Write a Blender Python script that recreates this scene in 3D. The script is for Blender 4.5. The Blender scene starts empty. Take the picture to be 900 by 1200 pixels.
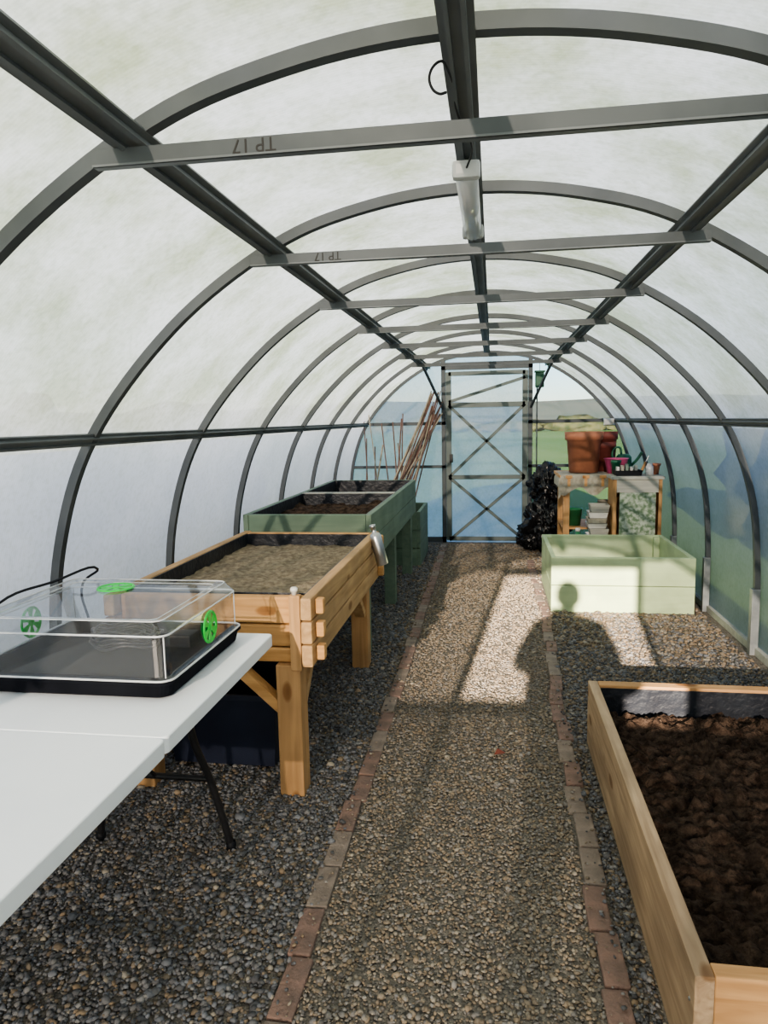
import bpy, bmesh, math, random
import numpy as np
from mathutils import Vector, Matrix, noise, Quaternion
random.seed(7); np.random.seed(7)
D=bpy.data; C=bpy.context
CX=-0.07           # centre line of the tunnel
YF,YB=-0.70,8.65   # front and back end of the tunnel

# ------------------------------------------------------------ materials
def newmat(name):
    m=D.materials.new(name); m.use_nodes=True
    nt=m.node_tree; nt.nodes.clear()
    out=nt.nodes.new('ShaderNodeOutputMaterial')
    return m,nt,out
def N(nt,t,**k):
    n=nt.nodes.new(t)
    for a,b in k.items(): setattr(n,a,b)
    return n
def ramp(nt,fac,stops):
    r=nt.nodes.new('ShaderNodeValToRGB'); cr=r.color_ramp
    while len(cr.elements)<len(stops): cr.elements.new(0.5)
    for e,(p,c) in zip(cr.elements,stops):
        e.position=p; e.color=(*c,1) if len(c)==3 else c
    nt.links.new(fac,r.inputs[0]); return r
def mat(name,c1,c2=None,scale=8,stretch=(1,1,1),rough=.6,metal=0,bump=0,bscale=None,detail=6,spec=.5,lo=.35,hi=.65,bdist=.01):
    m,nt,out=newmat(name)
    p=N(nt,'ShaderNodeBsdfPrincipled'); p.inputs['Roughness'].default_value=rough; p.inputs['Metallic'].default_value=metal
    p.inputs['Specular IOR Level'].default_value=spec
    nt.links.new(p.outputs[0],out.inputs[0])
    tc=N(nt,'ShaderNodeTexCoord'); mp=N(nt,'ShaderNodeMapping'); mp.inputs['Scale'].default_value=stretch
    nt.links.new(tc.outputs['Object'],mp.inputs[0])
    c2=c2 or tuple(x*.85 for x in c1)
    nz=N(nt,'ShaderNodeTexNoise'); nz.inputs['Scale'].default_value=scale; nz.inputs['Detail'].default_value=detail
    nt.links.new(mp.outputs[0],nz.inputs['Vector'])
    r=ramp(nt,nz.outputs[0],[(lo,c1),(hi,c2)])
    nt.links.new(r.outputs[0],p.inputs['Base Color'])
    if bump:
        nb=N(nt,'ShaderNodeTexNoise'); nb.inputs['Scale'].default_value=bscale or scale*3; nb.inputs['Detail'].default_value=6
        nt.links.new(mp.outputs[0],nb.inputs['Vector'])
        b=N(nt,'ShaderNodeBump'); b.inputs['Strength'].default_value=bump; b.inputs['Distance'].default_value=bdist
        nt.links.new(nb.outputs[0],b.inputs['Height']); nt.links.new(b.outputs[0],p.inputs['Normal'])
    return m
def wood(name,c1,c2,axis,scale=22,rough=.65,bump=.25,knots=True):
    m,nt,out=newmat(name)
    p=N(nt,'ShaderNodeBsdfPrincipled'); p.inputs['Roughness'].default_value=rough; p.inputs['Specular IOR Level'].default_value=.25
    nt.links.new(p.outputs[0],out.inputs[0])
    tc=N(nt,'ShaderNodeTexCoord'); mp=N(nt,'ShaderNodeMapping')
    s=[1,1,1]; s['XYZ'.index(axis)]=.07; mp.inputs['Scale'].default_value=s
    nt.links.new(tc.outputs['Object'],mp.inputs[0])
    nz=N(nt,'ShaderNodeTexNoise'); nz.inputs['Scale'].default_value=scale; nz.inputs['Detail'].default_value=5; nz.inputs['Distortion'].default_value=1.2
    nt.links.new(mp.outputs[0],nz.inputs['Vector'])
    r=ramp(nt,nz.outputs[0],[(.3,c1),(.5,tuple((a+b)/2 for a,b in zip(c1,c2))),(.7,c2)])
    col=r.outputs[0]
    n2=N(nt,'ShaderNodeTexNoise'); n2.inputs['Scale'].default_value=3.5; n2.inputs['Detail'].default_value=3
    nt.links.new(tc.outputs['Object'],n2.inputs['Vector'])
    r2=ramp(nt,n2.outputs[0],[(.35,(.70,.70,.72)),(.65,(1.0,1.0,1.0))])
    mx=N(nt,'ShaderNodeMixRGB',blend_type='MULTIPLY'); mx.inputs[0].default_value=.8
    nt.links.new(col,mx.inputs[1]); nt.links.new(r2.outputs[0],mx.inputs[2]); col=mx.outputs[0]
    if knots:
        mp2=N(nt,'ShaderNodeMapping'); s2=[1,1,1]; s2['XYZ'.index(axis)]=.45; mp2.inputs['Scale'].default_value=s2
        nt.links.new(tc.outputs['Object'],mp2.inputs[0])
        v=N(nt,'ShaderNodeTexVoronoi'); v.inputs['Scale'].default_value=7
        nt.links.new(mp2.outputs[0],v.inputs['Vector'])
        r3=ramp(nt,v.outputs['Distance'],[(.0,(.25,.15,.09)),(.12,(.5,.38,.28)),(.17,(1,1,1))])
        m3=N(nt,'ShaderNodeMixRGB',blend_type='MULTIPLY'); m3.inputs[0].default_value=.8
        nt.links.new(col,m3.inputs[1]); nt.links.new(r3.outputs[0],m3.inputs[2]); col=m3.outputs[0]
    nt.links.new(col,p.inputs['Base Color'])
    b=N(nt,'ShaderNodeBump'); b.inputs['Strength'].default_value=bump; b.inputs['Distance'].default_value=.004
    nt.links.new(nz.outputs[0],b.inputs['Height']); nt.links.new(b.outputs[0],p.inputs['Normal'])
    return m
def film(name,c1,c2,trans,scale=2.0,clear=(1,1,1),diff=.25,lo=.35,hi=.7,ribs=0,sp=.7,roof=None):
    """translucent sheet : scatters most light, lets a fraction straight through.
    roof=(ca,cb): upper tint, algae-stained on the roof; the darker side colour below is painted shade"""
    m,nt,out=newmat(name); L=nt.links
    tc=N(nt,'ShaderNodeTexCoord')
    nz=N(nt,'ShaderNodeTexNoise'); nz.inputs['Scale'].default_value=scale; nz.inputs['Detail'].default_value=9; nz.inputs['Roughness'].default_value=.68
    L.new(tc.outputs['Object'],nz.inputs['Vector'])
    r=ramp(nt,nz.outputs[0],[(lo,c1),(hi,c2)]); col=r.outputs[0]
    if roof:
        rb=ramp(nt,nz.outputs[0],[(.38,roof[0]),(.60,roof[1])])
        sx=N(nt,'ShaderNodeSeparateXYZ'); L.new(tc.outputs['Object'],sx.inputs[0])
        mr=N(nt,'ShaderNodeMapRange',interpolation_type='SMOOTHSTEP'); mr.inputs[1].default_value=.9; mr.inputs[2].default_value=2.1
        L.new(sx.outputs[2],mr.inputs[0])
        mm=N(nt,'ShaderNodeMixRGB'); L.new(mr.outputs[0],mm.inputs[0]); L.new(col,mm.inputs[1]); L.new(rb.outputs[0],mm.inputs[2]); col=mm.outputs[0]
    n2=N(nt,'ShaderNodeTexNoise'); n2.inputs['Scale'].default_value=45; n2.inputs['Detail'].default_value=4
    L.new(tc.outputs['Object'],n2.inputs['Vector'])
    r2=ramp(nt,n2.outputs[0],[(.32,(.86,.88,.84)),(.55,(1,1,1))])
    mx=N(nt,'ShaderNodeMixRGB',blend_type='MULTIPLY'); mx.inputs[0].default_value=sp
    L.new(col,mx.inputs[1]); L.new(r2.outputs[0],mx.inputs[2]); col=mx.outputs[0]
    if ribs:
        w=N(nt,'ShaderNodeTexWave',wave_type='BANDS',bands_direction='Y'); w.inputs['Scale'].default_value=ribs
        L.new(tc.outputs['Object'],w.inputs['Vector'])
        rr=ramp(nt,w.outputs[0],[(0,(.945,.945,.945)),(1,(1,1,1))])
        m3=N(nt,'ShaderNodeMixRGB',blend_type='MULTIPLY'); m3.inputs[0].default_value=1
        L.new(col,m3.inputs[1]); L.new(rr.outputs[0],m3.inputs[2]); col=m3.outputs[0]
    tl=N(nt,'ShaderNodeBsdfTranslucent'); df=N(nt,'ShaderNodeBsdfDiffuse'); tr=N(nt,'ShaderNodeBsdfTransparent')
    L.new(col,tl.inputs[0]); L.new(col,df.inputs[0]); tr.inputs[0].default_value=(*clear,1)
    a=N(nt,'ShaderNodeMixShader'); a.inputs[0].default_value=diff; L.new(tl.outputs[0],a.inputs[1]); L.new(df.outputs[0],a.inputs[2])
    b=N(nt,'ShaderNodeMixShader'); b.inputs[0].default_value=trans; L.new(a.outputs[0],b.inputs[1]); L.new(tr.outputs[0],b.inputs[2])
    g=N(nt,'ShaderNodeBsdfGlossy'); g.inputs['Roughness'].default_value=.35
    c=N(nt,'ShaderNodeMixShader'); c.inputs[0].default_value=.03; L.new(b.outputs[0],c.inputs[1]); L.new(g.outputs[0],c.inputs[2])
    L.new(c.outputs[0],out.inputs[0]); return m
def clearplastic(name,tint=(.93,.95,.96),white=.05,gl=.10,edge=.35):
    m,nt,out=newmat(name); L=nt.links
    tr=N(nt,'ShaderNodeBsdfTransparent'); tr.inputs[0].default_value=(*tint,1)
    df=N(nt,'ShaderNodeBsdfDiffuse'); df.inputs[0].default_value=(.85,.88,.9,1)
    g=N(nt,'ShaderNodeBsdfGlossy'); g.inputs['Roughness'].default_value=.06
    a=N(nt,'ShaderNodeMixShader'); a.inputs[0].default_value=white; L.new(tr.outputs[0],a.inputs[1]); L.new(df.outputs[0],a.inputs[2])
    lw=N(nt,'ShaderNodeLayerWeight'); lw.inputs[0].default_value=.35
    ml=N(nt,'ShaderNodeMath',operation='MULTIPLY_ADD'); L.new(lw.outputs['Facing'],ml.inputs[0]); ml.inputs[1].default_value=edge; ml.inputs[2].default_value=gl*.5
    b=N(nt,'ShaderNodeMixShader'); L.new(ml.outputs[0],b.inputs[0]); L.new(a.outputs[0],b.inputs[1]); L.new(g.outputs[0],b.inputs[2])
    L.new(b.outputs[0],out.inputs[0]); return m

M_steel=mat('galvanised_steel',(.055,.066,.074),(.080,.092,.10),scale=5,rough=.5,metal=.3,bump=.03)
M_rail=mat('galvanised_rail',(.11,.125,.135),(.145,.16,.17),scale=5,rough=.5,metal=.3,bump=.03)
M_steel2=mat('bright_galvanised_steel',(.22,.24,.25),(.32,.34,.35),scale=14,rough=.45,metal=.5)
RT=((.50,.56,.36),(.84,.89,.85))
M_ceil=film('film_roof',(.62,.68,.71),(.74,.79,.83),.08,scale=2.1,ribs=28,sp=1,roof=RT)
M_wallL=film('film_side_left',(.50,.58,.68),(.66,.74,.82),.07,scale=1.3,ribs=28,roof=((.62,.69,.66),(.78,.84,.86)))  # darker, bluer lower colour paints in the dimmer light low on the wall
M_wallR=film('film_side_right',(.50,.56,.60),(.64,.70,.75),.20,scale=1.3,ribs=28,roof=((.62,.69,.66),(.78,.84,.86)))  # lower part darkened in the colour too, as painted shade
M_end=film('film_end',(.58,.72,.92),(.82,.92,1.0),.30,scale=2.5,diff=.10)
M_front=film('film_front',(.8,.84,.86),(.88,.9,.92),.22,scale=2,diff=.2)
M_frontlow=film('film_front_low',(.6,.65,.66),(.7,.74,.76),.07,scale=2,diff=.3)
M_clear=film('clear_sheet',(.5,.6,.75),(.65,.75,.88),.93,scale=5,diff=.2,clear=(.80,.90,1.0))
M_wx=wood('pine_x',(.72,.42,.18),(.48,.26,.10),'X')
M_wy=wood('pine_y',(.60,.39,.20),(.41,.25,.115),'Y')
M_wz=wood('pine_z',(.60,.36,.17),(.38,.22,.10),'Z')
M_bx=wood('bed_wood_x',(.72,.43,.20),(.48,.26,.11),'X',scale=30)
M_by=wood('bed_wood_y',(.56,.41,.26),(.34,.235,.145),'Y',scale=30)
M_green=wood('green_paint_y',(.18,.245,.18),(.135,.195,.145),'Y',scale=14,knots=False,bump=.15)
M_greenx=wood('green_paint_x',(.19,.26,.19),(.14,.205,.15),'X',scale=14,knots=False,bump=.15)
M_pale=wood('pale_green_paint_x',(.54,.66,.40),(.47,.59,.35),'X',scale=14,knots=False,bump=.12)
M_paley=wood('pale_green_paint_y',(.54,.66,.40),(.47,.59,.35),'Y',scale=14,knots=False,bump=.12)
M_greyw=wood('weathered_board',(.5,.5,.44),(.36,.37,.33),'X',knots=False)
M_white=mat('white_hdpe',(.86,.91,.95),(.82,.87,.92),scale=3,rough=.42,bump=.04,bscale=350)
M_blackm=mat('black_steel',(.012,.012,.014),(.02,.02,.022),rough=.4)
M_blackp=mat('black_plastic',(.008,.009,.012),(.014,.016,.02),rough=.55,bump=.03,spec=.25)
M_matte=mat('matte_black_tray',(.006,.007,.010),(.010,.011,.015),rough=.85,bump=.03,spec=.08)
M_bag=mat('bin_bag_plastic',(.008,.008,.01),(.014,.014,.016),rough=.25,bump=.5,bscale=25)
M_liner=mat('black_liner',(.010,.012,.018),(.02,.024,.032),rough=.4,bump=.5,bscale=30)
M_navy=mat('navy_crate',(.008,.012,.03),(.012,.018,.04),rough=.5)
M_lid=clearplastic('clear_lid',tint=(.92,.94,.96),white=.03,gl=.10,edge=.36)
M_edge=clearplastic('lid_rib',(.85,.88,.9),white=.6,gl=.3)
M_vent=mat('green_plastic',(.015,.66,.07),(.015,.58,.06),rough=.35)
M_terra=mat('terracotta',(.46,.19,.11),(.36,.15,.09),scale=10,rough=.7,bump=.1)
M_terra2=mat('terracotta_dark',(.20,.055,.045),(.16,.045,.035),scale=10,rough=.6)
M_brick=mat('brick',(.27,.175,.14),(.17,.12,.10),scale=14,rough=.9,bump=.5,bscale=70)
M_brick2=mat('brick_pale',(.28,.23,.19),(.19,.155,.13),scale=14,rough=.9,bump=.5,bscale=70)
M_soil=mat('soil',(.022,.014,.010),(.088,.060,.044),scale=30,rough=.95,bump=1.0,bscale=110,spec=.1,bdist=.015)
M_sand=mat('sandy_soil',(.30,.25,.175),(.16,.13,.095),scale=35,rough=.95,bump=.8,bscale=120,spec=.1)
M_grass=mat('grass',(.09,.17,.035),(.15,.21,.06),scale=.05,rough=.9,bump=.5,bscale=30,spec=.1)
M_hill=mat('hill_scrub',(.17,.17,.13),(.13,.15,.11),scale=.03,stretch=(1,1,4),rough=1,spec=0)
M_hedge=mat('hedge_leaves',(.045,.055,.022),(.11,.10,.045),scale=1.2,rough=1,bump=1,bscale=5,spec=0)
M_cane=mat('cane_brown',(.20,.11,.085),(.13,.075,.06),scale=20,rough=.6)
M_cane2=mat('bamboo',(.42,.36,.27),(.28,.23,.17),scale=20,rough=.6)
M_cloth=mat('sack_cloth',(.40,.38,.31),(.30,.28,.23),scale=30,rough=.95,bump=.4)
M_pink=mat('pink_plastic',(.55,.10,.23),(.48,.08,.20),rough=.35)
M_red=mat('faded_red_plastic',(.28,.10,.07),(.22,.08,.06),rough=.5)
M_blue=mat('grey_green_label',(.20,.27,.22),(.16,.22,.18),rough=.5)
M_wplast=mat('white_plastic',(.62,.62,.59),(.5,.5,.47),rough=.4)
M_gplast=mat('dark_green_plastic',(.015,.09,.05),(.02,.12,.07),rough=.35)
M_gplast2=mat('mid_green_plastic',(.04,.22,.10),(.03,.17,.08),rough=.35)
M_moss=mat('mossy_mesh',(.13,.20,.12),(.42,.48,.40),scale=28,rough=.8,bump=.5,lo=.4,hi=.62)
M_alu=mat('aluminium',(.45,.46,.46),(.55,.56,.56),rough=.3,metal=.9)
M_lampb=mat('lamp_body',(.42,.44,.44),(.36,.38,.38),rough=.4)
M_lampd=clearplastic('lamp_diffuser',(.70,.72,.72),white=.45,gl=.2)
M_jacket=mat('jacket',(.03,.04,.07),(.04,.05,.08),rough=.8)
M_skin=mat('skin',(.55,.33,.24),(.5,.3,.22),rough=.5)
M_hair=mat('hair',(.05,.03,.02),(.08,.05,.03),rough=.6)
M_leaf=mat('dead_leaf',(.25,.06,.03),(.2,.05,.03),rough=.7)
M_ink=mat('marker_ink',(.012,.012,.012),(.012,.012,.012),rough=.6)

# ------------------------------------------------------------ geometry helpers
def empty(name):
    o=D.objects.new(name,None); C.collection.objects.link(o); o.empty_display_size=.1; return o
def obj(name,verts,faces,m,parent=None,smooth=False):
    me=D.meshes.new(name); me.from_pydata([tuple(v) for v in verts],[],faces); me.update()
    if m: me.materials.append(m)
    o=D.objects.new(name,me); C.collection.objects.link(o)
    if parent: o.parent=parent
    if smooth:
        for p in me.polygons: p.use_smooth=True
    return o
def bmobj(name,bm,m,parent=None,smooth=False):
    me=D.meshes.new(name); bm.normal_update(); bm.to_mesh(me); bm.free()
    if m: me.materials.append(m)
    o=D.objects.new(name,me); C.collection.objects.link(o)
    if parent: o.parent=parent
    if smooth:
        for p in me.polygons: p.use_smooth=True
    return o
def box(name,parent,x0,x1,y0,y1,z0,z1,m,bev=.003):
    bm=bmesh.new(); bmesh.ops.create_cube(bm,size=1)
    for v in bm.verts:
        v.co=Vector(((x0+x1)/2+v.co.x*(x1-x0),(y0+y1)/2+v.co.y*(y1-y0),(z0+z1)/2+v.co.z*(z1-z0)))
    if bev: bmesh.ops.bevel(bm,geom=bm.edges[:],offset=min(bev,.45*min(x1-x0,y1-y0,z1-z0)),segments=2,affect='EDGES',profile=.6)
    return bmobj(name,bm,m,parent)
def beam(name,parent,p0,p1,w,h,m,up=(0,0,1),bev=.002):
    p0=Vector(p0);p1=Vector(p1);d=(p1-p0);L=d.length;d.normalize()
    up=Vector(up); s=d.cross(up)
    if s.length<1e-4: s=d.cross(Vector((1,0,0)))
    s.normalize(); u=s.cross(d)
    bm=bmesh.new(); bmesh.ops.create_cube(bm,size=1)
    for v in bm.verts:
        a=v.co.copy(); v.co=p0+d*(a.x+.5)*L+s*a.y*w+u*a.z*h
    bmesh.ops.recalc_face_normals(bm,faces=bm.faces[:])
    if bev: bmesh.ops.bevel(bm,geom=bm.edges[:],offset=bev,segments=1,affect='EDGES')
    return bmobj(name,bm,m,parent)
def tube(name,parent,pts,r,m,cyclic=False,smooth=True,res=6):
    cu=D.curves.new(name,'CURVE'); cu.dimensions='3D'; cu.bevel_depth=r; cu.bevel_resolution=3; cu.use_fill_caps=True
    sp=cu.splines.new('BEZIER' if smooth else 'POLY')
    if smooth:
        sp.bezier_points.add(len(pts)-1)
        for b,p in zip(sp.bezier_points,pts): b.co=p; b.handle_left_type=b.handle_right_type='AUTO'
        cu.resolution_u=res
    else:
        sp.points.add(len(pts)-1)
        for b,p in zip(sp.points,pts): b.co=(*p,1)
    sp.use_cyclic_u=cyclic
    cu.materials.append(m)
    o=D.objects.new(name,cu); C.collection.objects.link(o)
    if parent:o.parent=parent
    return o
def lathe(name,parent,prof,loc,m,seg=40,rot=None):
    vs=[];fs=[]
    R=rot or Matrix.Identity(3)
    for r,z in prof:
        for i in range(seg):
            a=2*math.pi*i/seg
            vs.append(Vector(loc)+R@Vector((r*math.cos(a),r*math.sin(a),z)))
    for j in range(len(prof)-1):
        for i in range(seg):
            k=(i+1)%seg
            fs.append((j*seg+i,j*seg+k,(j+1)*seg+k,(j+1)*seg+i))
    return obj(name,vs,fs,m,parent,True)
def blob(name,parent,c,r,m,amp=.15,f=4,seed=0,sub=4):
    bm=bmesh.new(); bmesh.ops.create_icosphere(bm,subdivisions=sub,radius=1)
    for v in bm.verts:
        n=v.co.copy()
        d=noise.fractal(n*f*.5+Vector((seed,seed*2,0)),.9,2.2,5)*amp
        cr=abs(noise.noise(n*f*1.6+Vector((seed*3,0,seed))))*amp*1.1
        k=1+d-cr
        v.co=Vector((c[0]+n.x*r[0]*k,c[1]+n.y*r[1]*k,max(c[2]+n.z*r[2]*k,c[2]-r[2]*.9)))
    return bmobj(name,bm,m,parent,True)

# ------------------------------------------------------------ arch profile
ctrl=[(0,2.27),(.36,2.232),(.70,2.12),(1.10,1.85),(1.45,1.45),(1.62,1.02),(1.675,.55),(1.68,0)]
full=[(-x,z) for x,z in ctrl[:0:-1]]+ctrl
def catmull(P,n=8):
    out=[]
    for i in range(len(P)-1):
        p0=P[max(i-1,0)];p1=P[i];p2=P[i+1];p3=P[min(i+2,len(P)-1)]
        for k in range(n):
            t=k/n
            out.append(tuple(.5*((2*p1[j])+(-p0[j]+p2[j])*t+(2*p0[j]-5*p1[j]+4*p2[j]-p3[j])*t*t+(-p0[j]+3*p1[j]-3*p2[j]+p3[j])*t**3) for j in (0,1)))
    out.append(P[-1]); return out
ARCH=[(x+CX,z) for x,z in catmull(full)]
def normals(A):
    ns=[]
    for i in range(len(A)):
        a=A[max(i-1,0)];b=A[min(i+1,len(A)-1)]
        t=Vector((b[0]-a[0],b[1]-a[1])).normalized(); ns.append(Vector((-t.y,t.x)))
    return ns
AN=normals(ARCH)
def off(d): return [(p[0]+n.x*d,p[1]+n.y*d) for p,n in zip(ARCH,AN)]
SKIN=off(.026)
def archheight(x):
    best=0
    for a,b in zip(SKIN[:-1],SKIN[1:]):
        if min(a[0],b[0])-1e-9<=x<=max(a[0],b[0])+1e-9 and abs(b[0]-a[0])>1e-9:
            t=(x-a[0])/(b[0]-a[0]); best=max(best,a[1]+(b[1]-a[1])*t)
    return best
def skin(name,sel,m):
    ys=np.linspace(YF,YB,60); vs=[];fs=[]
    for y in ys:
        for (x,z) in sel: vs.append((x,y,z))
    n=len(sel)
    for j in range(len(ys)-1):
        for i in range(n-1):
            fs.append((j*n+i,j*n+i+1,(j+1)*n+i+1,(j+1)*n+i))
    return obj(name,vs,fs,m,None,True)
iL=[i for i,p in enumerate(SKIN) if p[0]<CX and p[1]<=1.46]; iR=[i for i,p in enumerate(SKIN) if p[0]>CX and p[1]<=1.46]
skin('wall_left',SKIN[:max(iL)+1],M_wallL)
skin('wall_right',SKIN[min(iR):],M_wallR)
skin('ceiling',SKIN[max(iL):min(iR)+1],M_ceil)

# ------------------------------------------------------------ frame
FR=empty('polytunnel_frame')
inn=off(-.014);outt=off(.020)
HY=[-.52,.50,1.53,2.54,3.57,4.59,5.61,6.62,7.63,8.62]
for k,hy in enumerate(HY):
    vs=[];fs=[];w=.016
    for a,b in zip(inn,outt):
        vs+= [(a[0],hy-w,a[1]),(a[0],hy+w,a[1]),(b[0],hy+w,b[1]),(b[0],hy-w,b[1])]
    n=len(inn)
    for i in range(n-1):
        for q in range(4):
            r=(q+1)%4
            fs.append((i*4+q,i*4+r,(i+1)*4+r,(i+1)*4+q))
    fs.append((0,1,2,3)); e=(n-1)*4; fs.append((e+3,e+2,e+1,e))
    obj('hoop_%d'%(k+1),vs,fs,M_steel,FR)
    for s in (-1,1):
        x=CX+s*1.675
        box('foot_socket',FR,x-.024,x+.024,hy-.024,hy+.024,0,.42,M_steel2,.004)
def rail(name,ax,az,ang,w,d):
    prof=[(-w/2,0),(-w/2,-.008),(-w*.30,-.008),(-w*.30,-d),(-w*.16,-d),(-w*.16,-.014),(w*.16,-.014),(w*.16,-d),(w*.30,-d),(w*.30,-.008),(w/2,-.008),(w/2,0)]
    c,s=math.cos(ang),math.sin(ang); vs=[]
    for y in (YF,YB):
        for px,pz in prof: vs.append((ax+px*c-pz*s,y,az+px*s+pz*c))
    n=len(prof); fs=[(i,(i+1)%n,(i+1)%n+n,i+n) for i in range(n)]
    return obj(name,vs,fs,M_rail,FR)
rail('ridge_beam',CX,2.262,0,.072,.026)
rail('purlin_left',CX-.70,2.112,math.radians(26),.076,.026)
rail('purlin_right',CX+.70,2.112,-math.radians(26),.076,.026)
rail('side_rail_left',CX-1.452,1.45,math.radians(59),.052,.022)
rail('side_rail_right',CX+1.452,1.45,-math.radians(59),.052,.022)
for s in(-1,1):
    box('base_rail',FR,CX+s*1.70-.02,CX+s*1.70+.02,YF,YB,.0,.05,M_greyw,.003)
for k,hy in enumerate(HY[:-1]):
    y=hy-.032
    box('tie_web_%d'%k,FR,CX-.78,CX+.765,y-.003,y+.003,2.050,2.086,M_steel,.001)
    box('tie_flange_%d'%k,FR,CX-.78,CX+.765,y-.004,y+.022,2.050,2.055,M_rail,.001)
for k,(xx,yy) in enumerate([(-.44,1.53),(-.52,2.54)]):
    cu=D.curves.new('tie_mark_%d'%k,'FONT'); cu.body='TP 17'; cu.size=.040; cu.extrude=.0003; cu.materials.append(M_ink)
    t=D.objects.new('tie_mark_%d'%k,cu); C.collection.objects.link(t); t.parent=FR
    t.location=(xx,yy-.0358,2.082); t.rotation_euler=(math.radians(90),math.radians(180),0)

# ------------------------------------------------------------ end walls
def panel(name,x0,x1,z0,y,m,z1=None,parent=None):
    vs=[];fs=[]; xs=np.linspace(x0,x1,24)
    for x in xs:
        top=archheight(x) if z1 is None else z1
        vs+= [(x,y,z0),(x,y,max(top,z0+.001))]
    for i in range(len(xs)-1): fs.append((2*i,2*i+2,2*i+3,2*i+1))
    return obj(name,vs,fs,m,parent)
DL,DR,DT=-.56,.41,2.07
XL,XR=SKIN[0][0],SKIN[-1][0]
yw=8.655
WB=empty('wall_back')
panel('sheet_left',XL+.02,DL,0,yw,M_end,None,WB)
panel('sheet_top',DL,DR,DT,yw,M_end,None,WB)
W1=empty('window_1')
panel('clear_pane',DR,XR-.02,0,yw,M_clear,None,W1)
BF=empty('trim_1')
def bar(n,x0,z0,x1,z1,w=.04,y=8.60,d=.03,m=M_steel,p=BF): return beam(n,p,(x0,y,z0),(x1,y,z1),d,w,m,up=(0,0,1) if abs(x1-x0)>abs(z1-z0)*.05 else (1,0,0))
for x in (DL-.025,DR+.025): bar('door_post',x,0,x,archheight(x)-.03,w=.05)
bar('head_bar',DL-.05,DT+.03,DR+.05,DT+.03,w=.05)
zr=1.45; bar('rail_l',CX-1.42,zr,DL,zr); bar('rail_r',DR,zr,CX+1.42,zr)
bar('rail_l2',CX-1.62,.93,DL,.93,w=.035); bar('rail_r2',DR,.93,CX+1.62,.93,w=.035)
bar('sill_l',CX-1.66,.04,DL,.04,w=.06); bar('sill_r',DR,.04,CX+1.66,.04,w=.06)
bar('sheet_strip',DR+.10,0.02,DR+.10,2.0,w=.015)
beam('diag_brace_l',BF,(CX-.70,8.0,2.09),(DL-.03,8.59,1.62),.025,.025,M_steel)
beam('diag_brace_r',BF,(CX+.70,8.0,2.09),(DR+.03,8.59,1.62),.025,.025,M_steel)
DO=empty('door_1'); yd=8.63
a0,a1=DL+.035,DR-.035; b0,b1=.03,DT-.02
M_doorf=mat('door_frame_steel',(.10,.125,.12),(.13,.155,.15),scale=5,rough=.5,metal=.2)
def dbar(n,*a,**k): return bar(n,*a,y=8.60,p=DO,m=M_doorf,**k)
dbar('stile_l',a0,b0,a0,b1,w=.065); dbar('stile_r',a1,b0,a1,b1,w=.065)
z_mid1=1.66; z_mid2=.80
for n,z in (('rail_top',b1-.02),('rail_upper',z_mid1),('rail_mid',z_mid2),('rail_bottom',b0+.02)): dbar(n,a0,z,a1,z,w=.05 if 'upper' not in n else .06)
dbar('brace_a',a0,z_mid1+.04,a1,b1-.08,w=.035)
dbar('brace_b',a0,z_mid2,a1,z_mid1,w=.035); dbar('brace_c',a0,z_mid1,a1,z_mid2,w=.035)
dbar('brace_d',a0,b0,a1,z_mid2,w=.035); dbar('brace_e',a0,z_mid2,a1,b0,w=.035)
panel('door_sheet',DL,DR,0,yd,M_end,DT,DO)
box('door_handle',DO,a0+.01,a0+.05,8.555,8.58,.98,1.08,M_blackm)
WF=empty('wall_front'); yf=YF
FL,FRR=-.62,.50
panel('sheet_left',XL+.02,FL,1.15,yf,M_front,None,WF)
panel('sheet_left_low',XL+.02,FL,0,yf,M_frontlow,1.15,WF)
panel('sheet_right',FRR,XR-.02,1.15,yf,M_front,None,WF)
panel('sheet_right_low',FRR,XR-.02,0,yf,M_frontlow,1.15,WF)
panel('sheet_top',FL,FRR,2.05,yf,M_front,None,WF)
for n,x in (('post_l',FL),('post_r',FRR)): beam(n,WF,(x,yf+.03,0),(x,yf+.03,2.2),.05,.05,M_steel,up=(1,0,0))
beam('head',WF,(FL,yf+.03,2.05),(FRR,yf+.03,2.05),.04,.05,M_steel)
beam('mid_l',WF,(CX-1.62,yf+.03,1.15),(FL,yf+.03,1.15),.03,.04,M_steel)
beam('mid_r',WF,(FRR,yf+.03,1.15),(CX+1.62,yf+.03,1.15),.03,.04,M_steel)
D2=empty('half_door_blocker')  # unseen half door, added to block low sun and end the bright patch
panel('blocker_sheet',FL+.02,FRR-.02,.03,yf-.01,M_frontlow,1.17,D2)
beam('half_rail_top',D2,(FL+.02,yf,1.17),(FRR-.02,yf,1.17),.03,.05,M_steel)
beam('half_rail_bottom',D2,(FL+.02,yf,.06),(FRR-.02,yf,.06),.03,.05,M_steel)
beam('half_brace',D2,(FL+.02,yf,.06),(FRR-.02,yf,1.17),.03,.03,M_steel)

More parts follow.
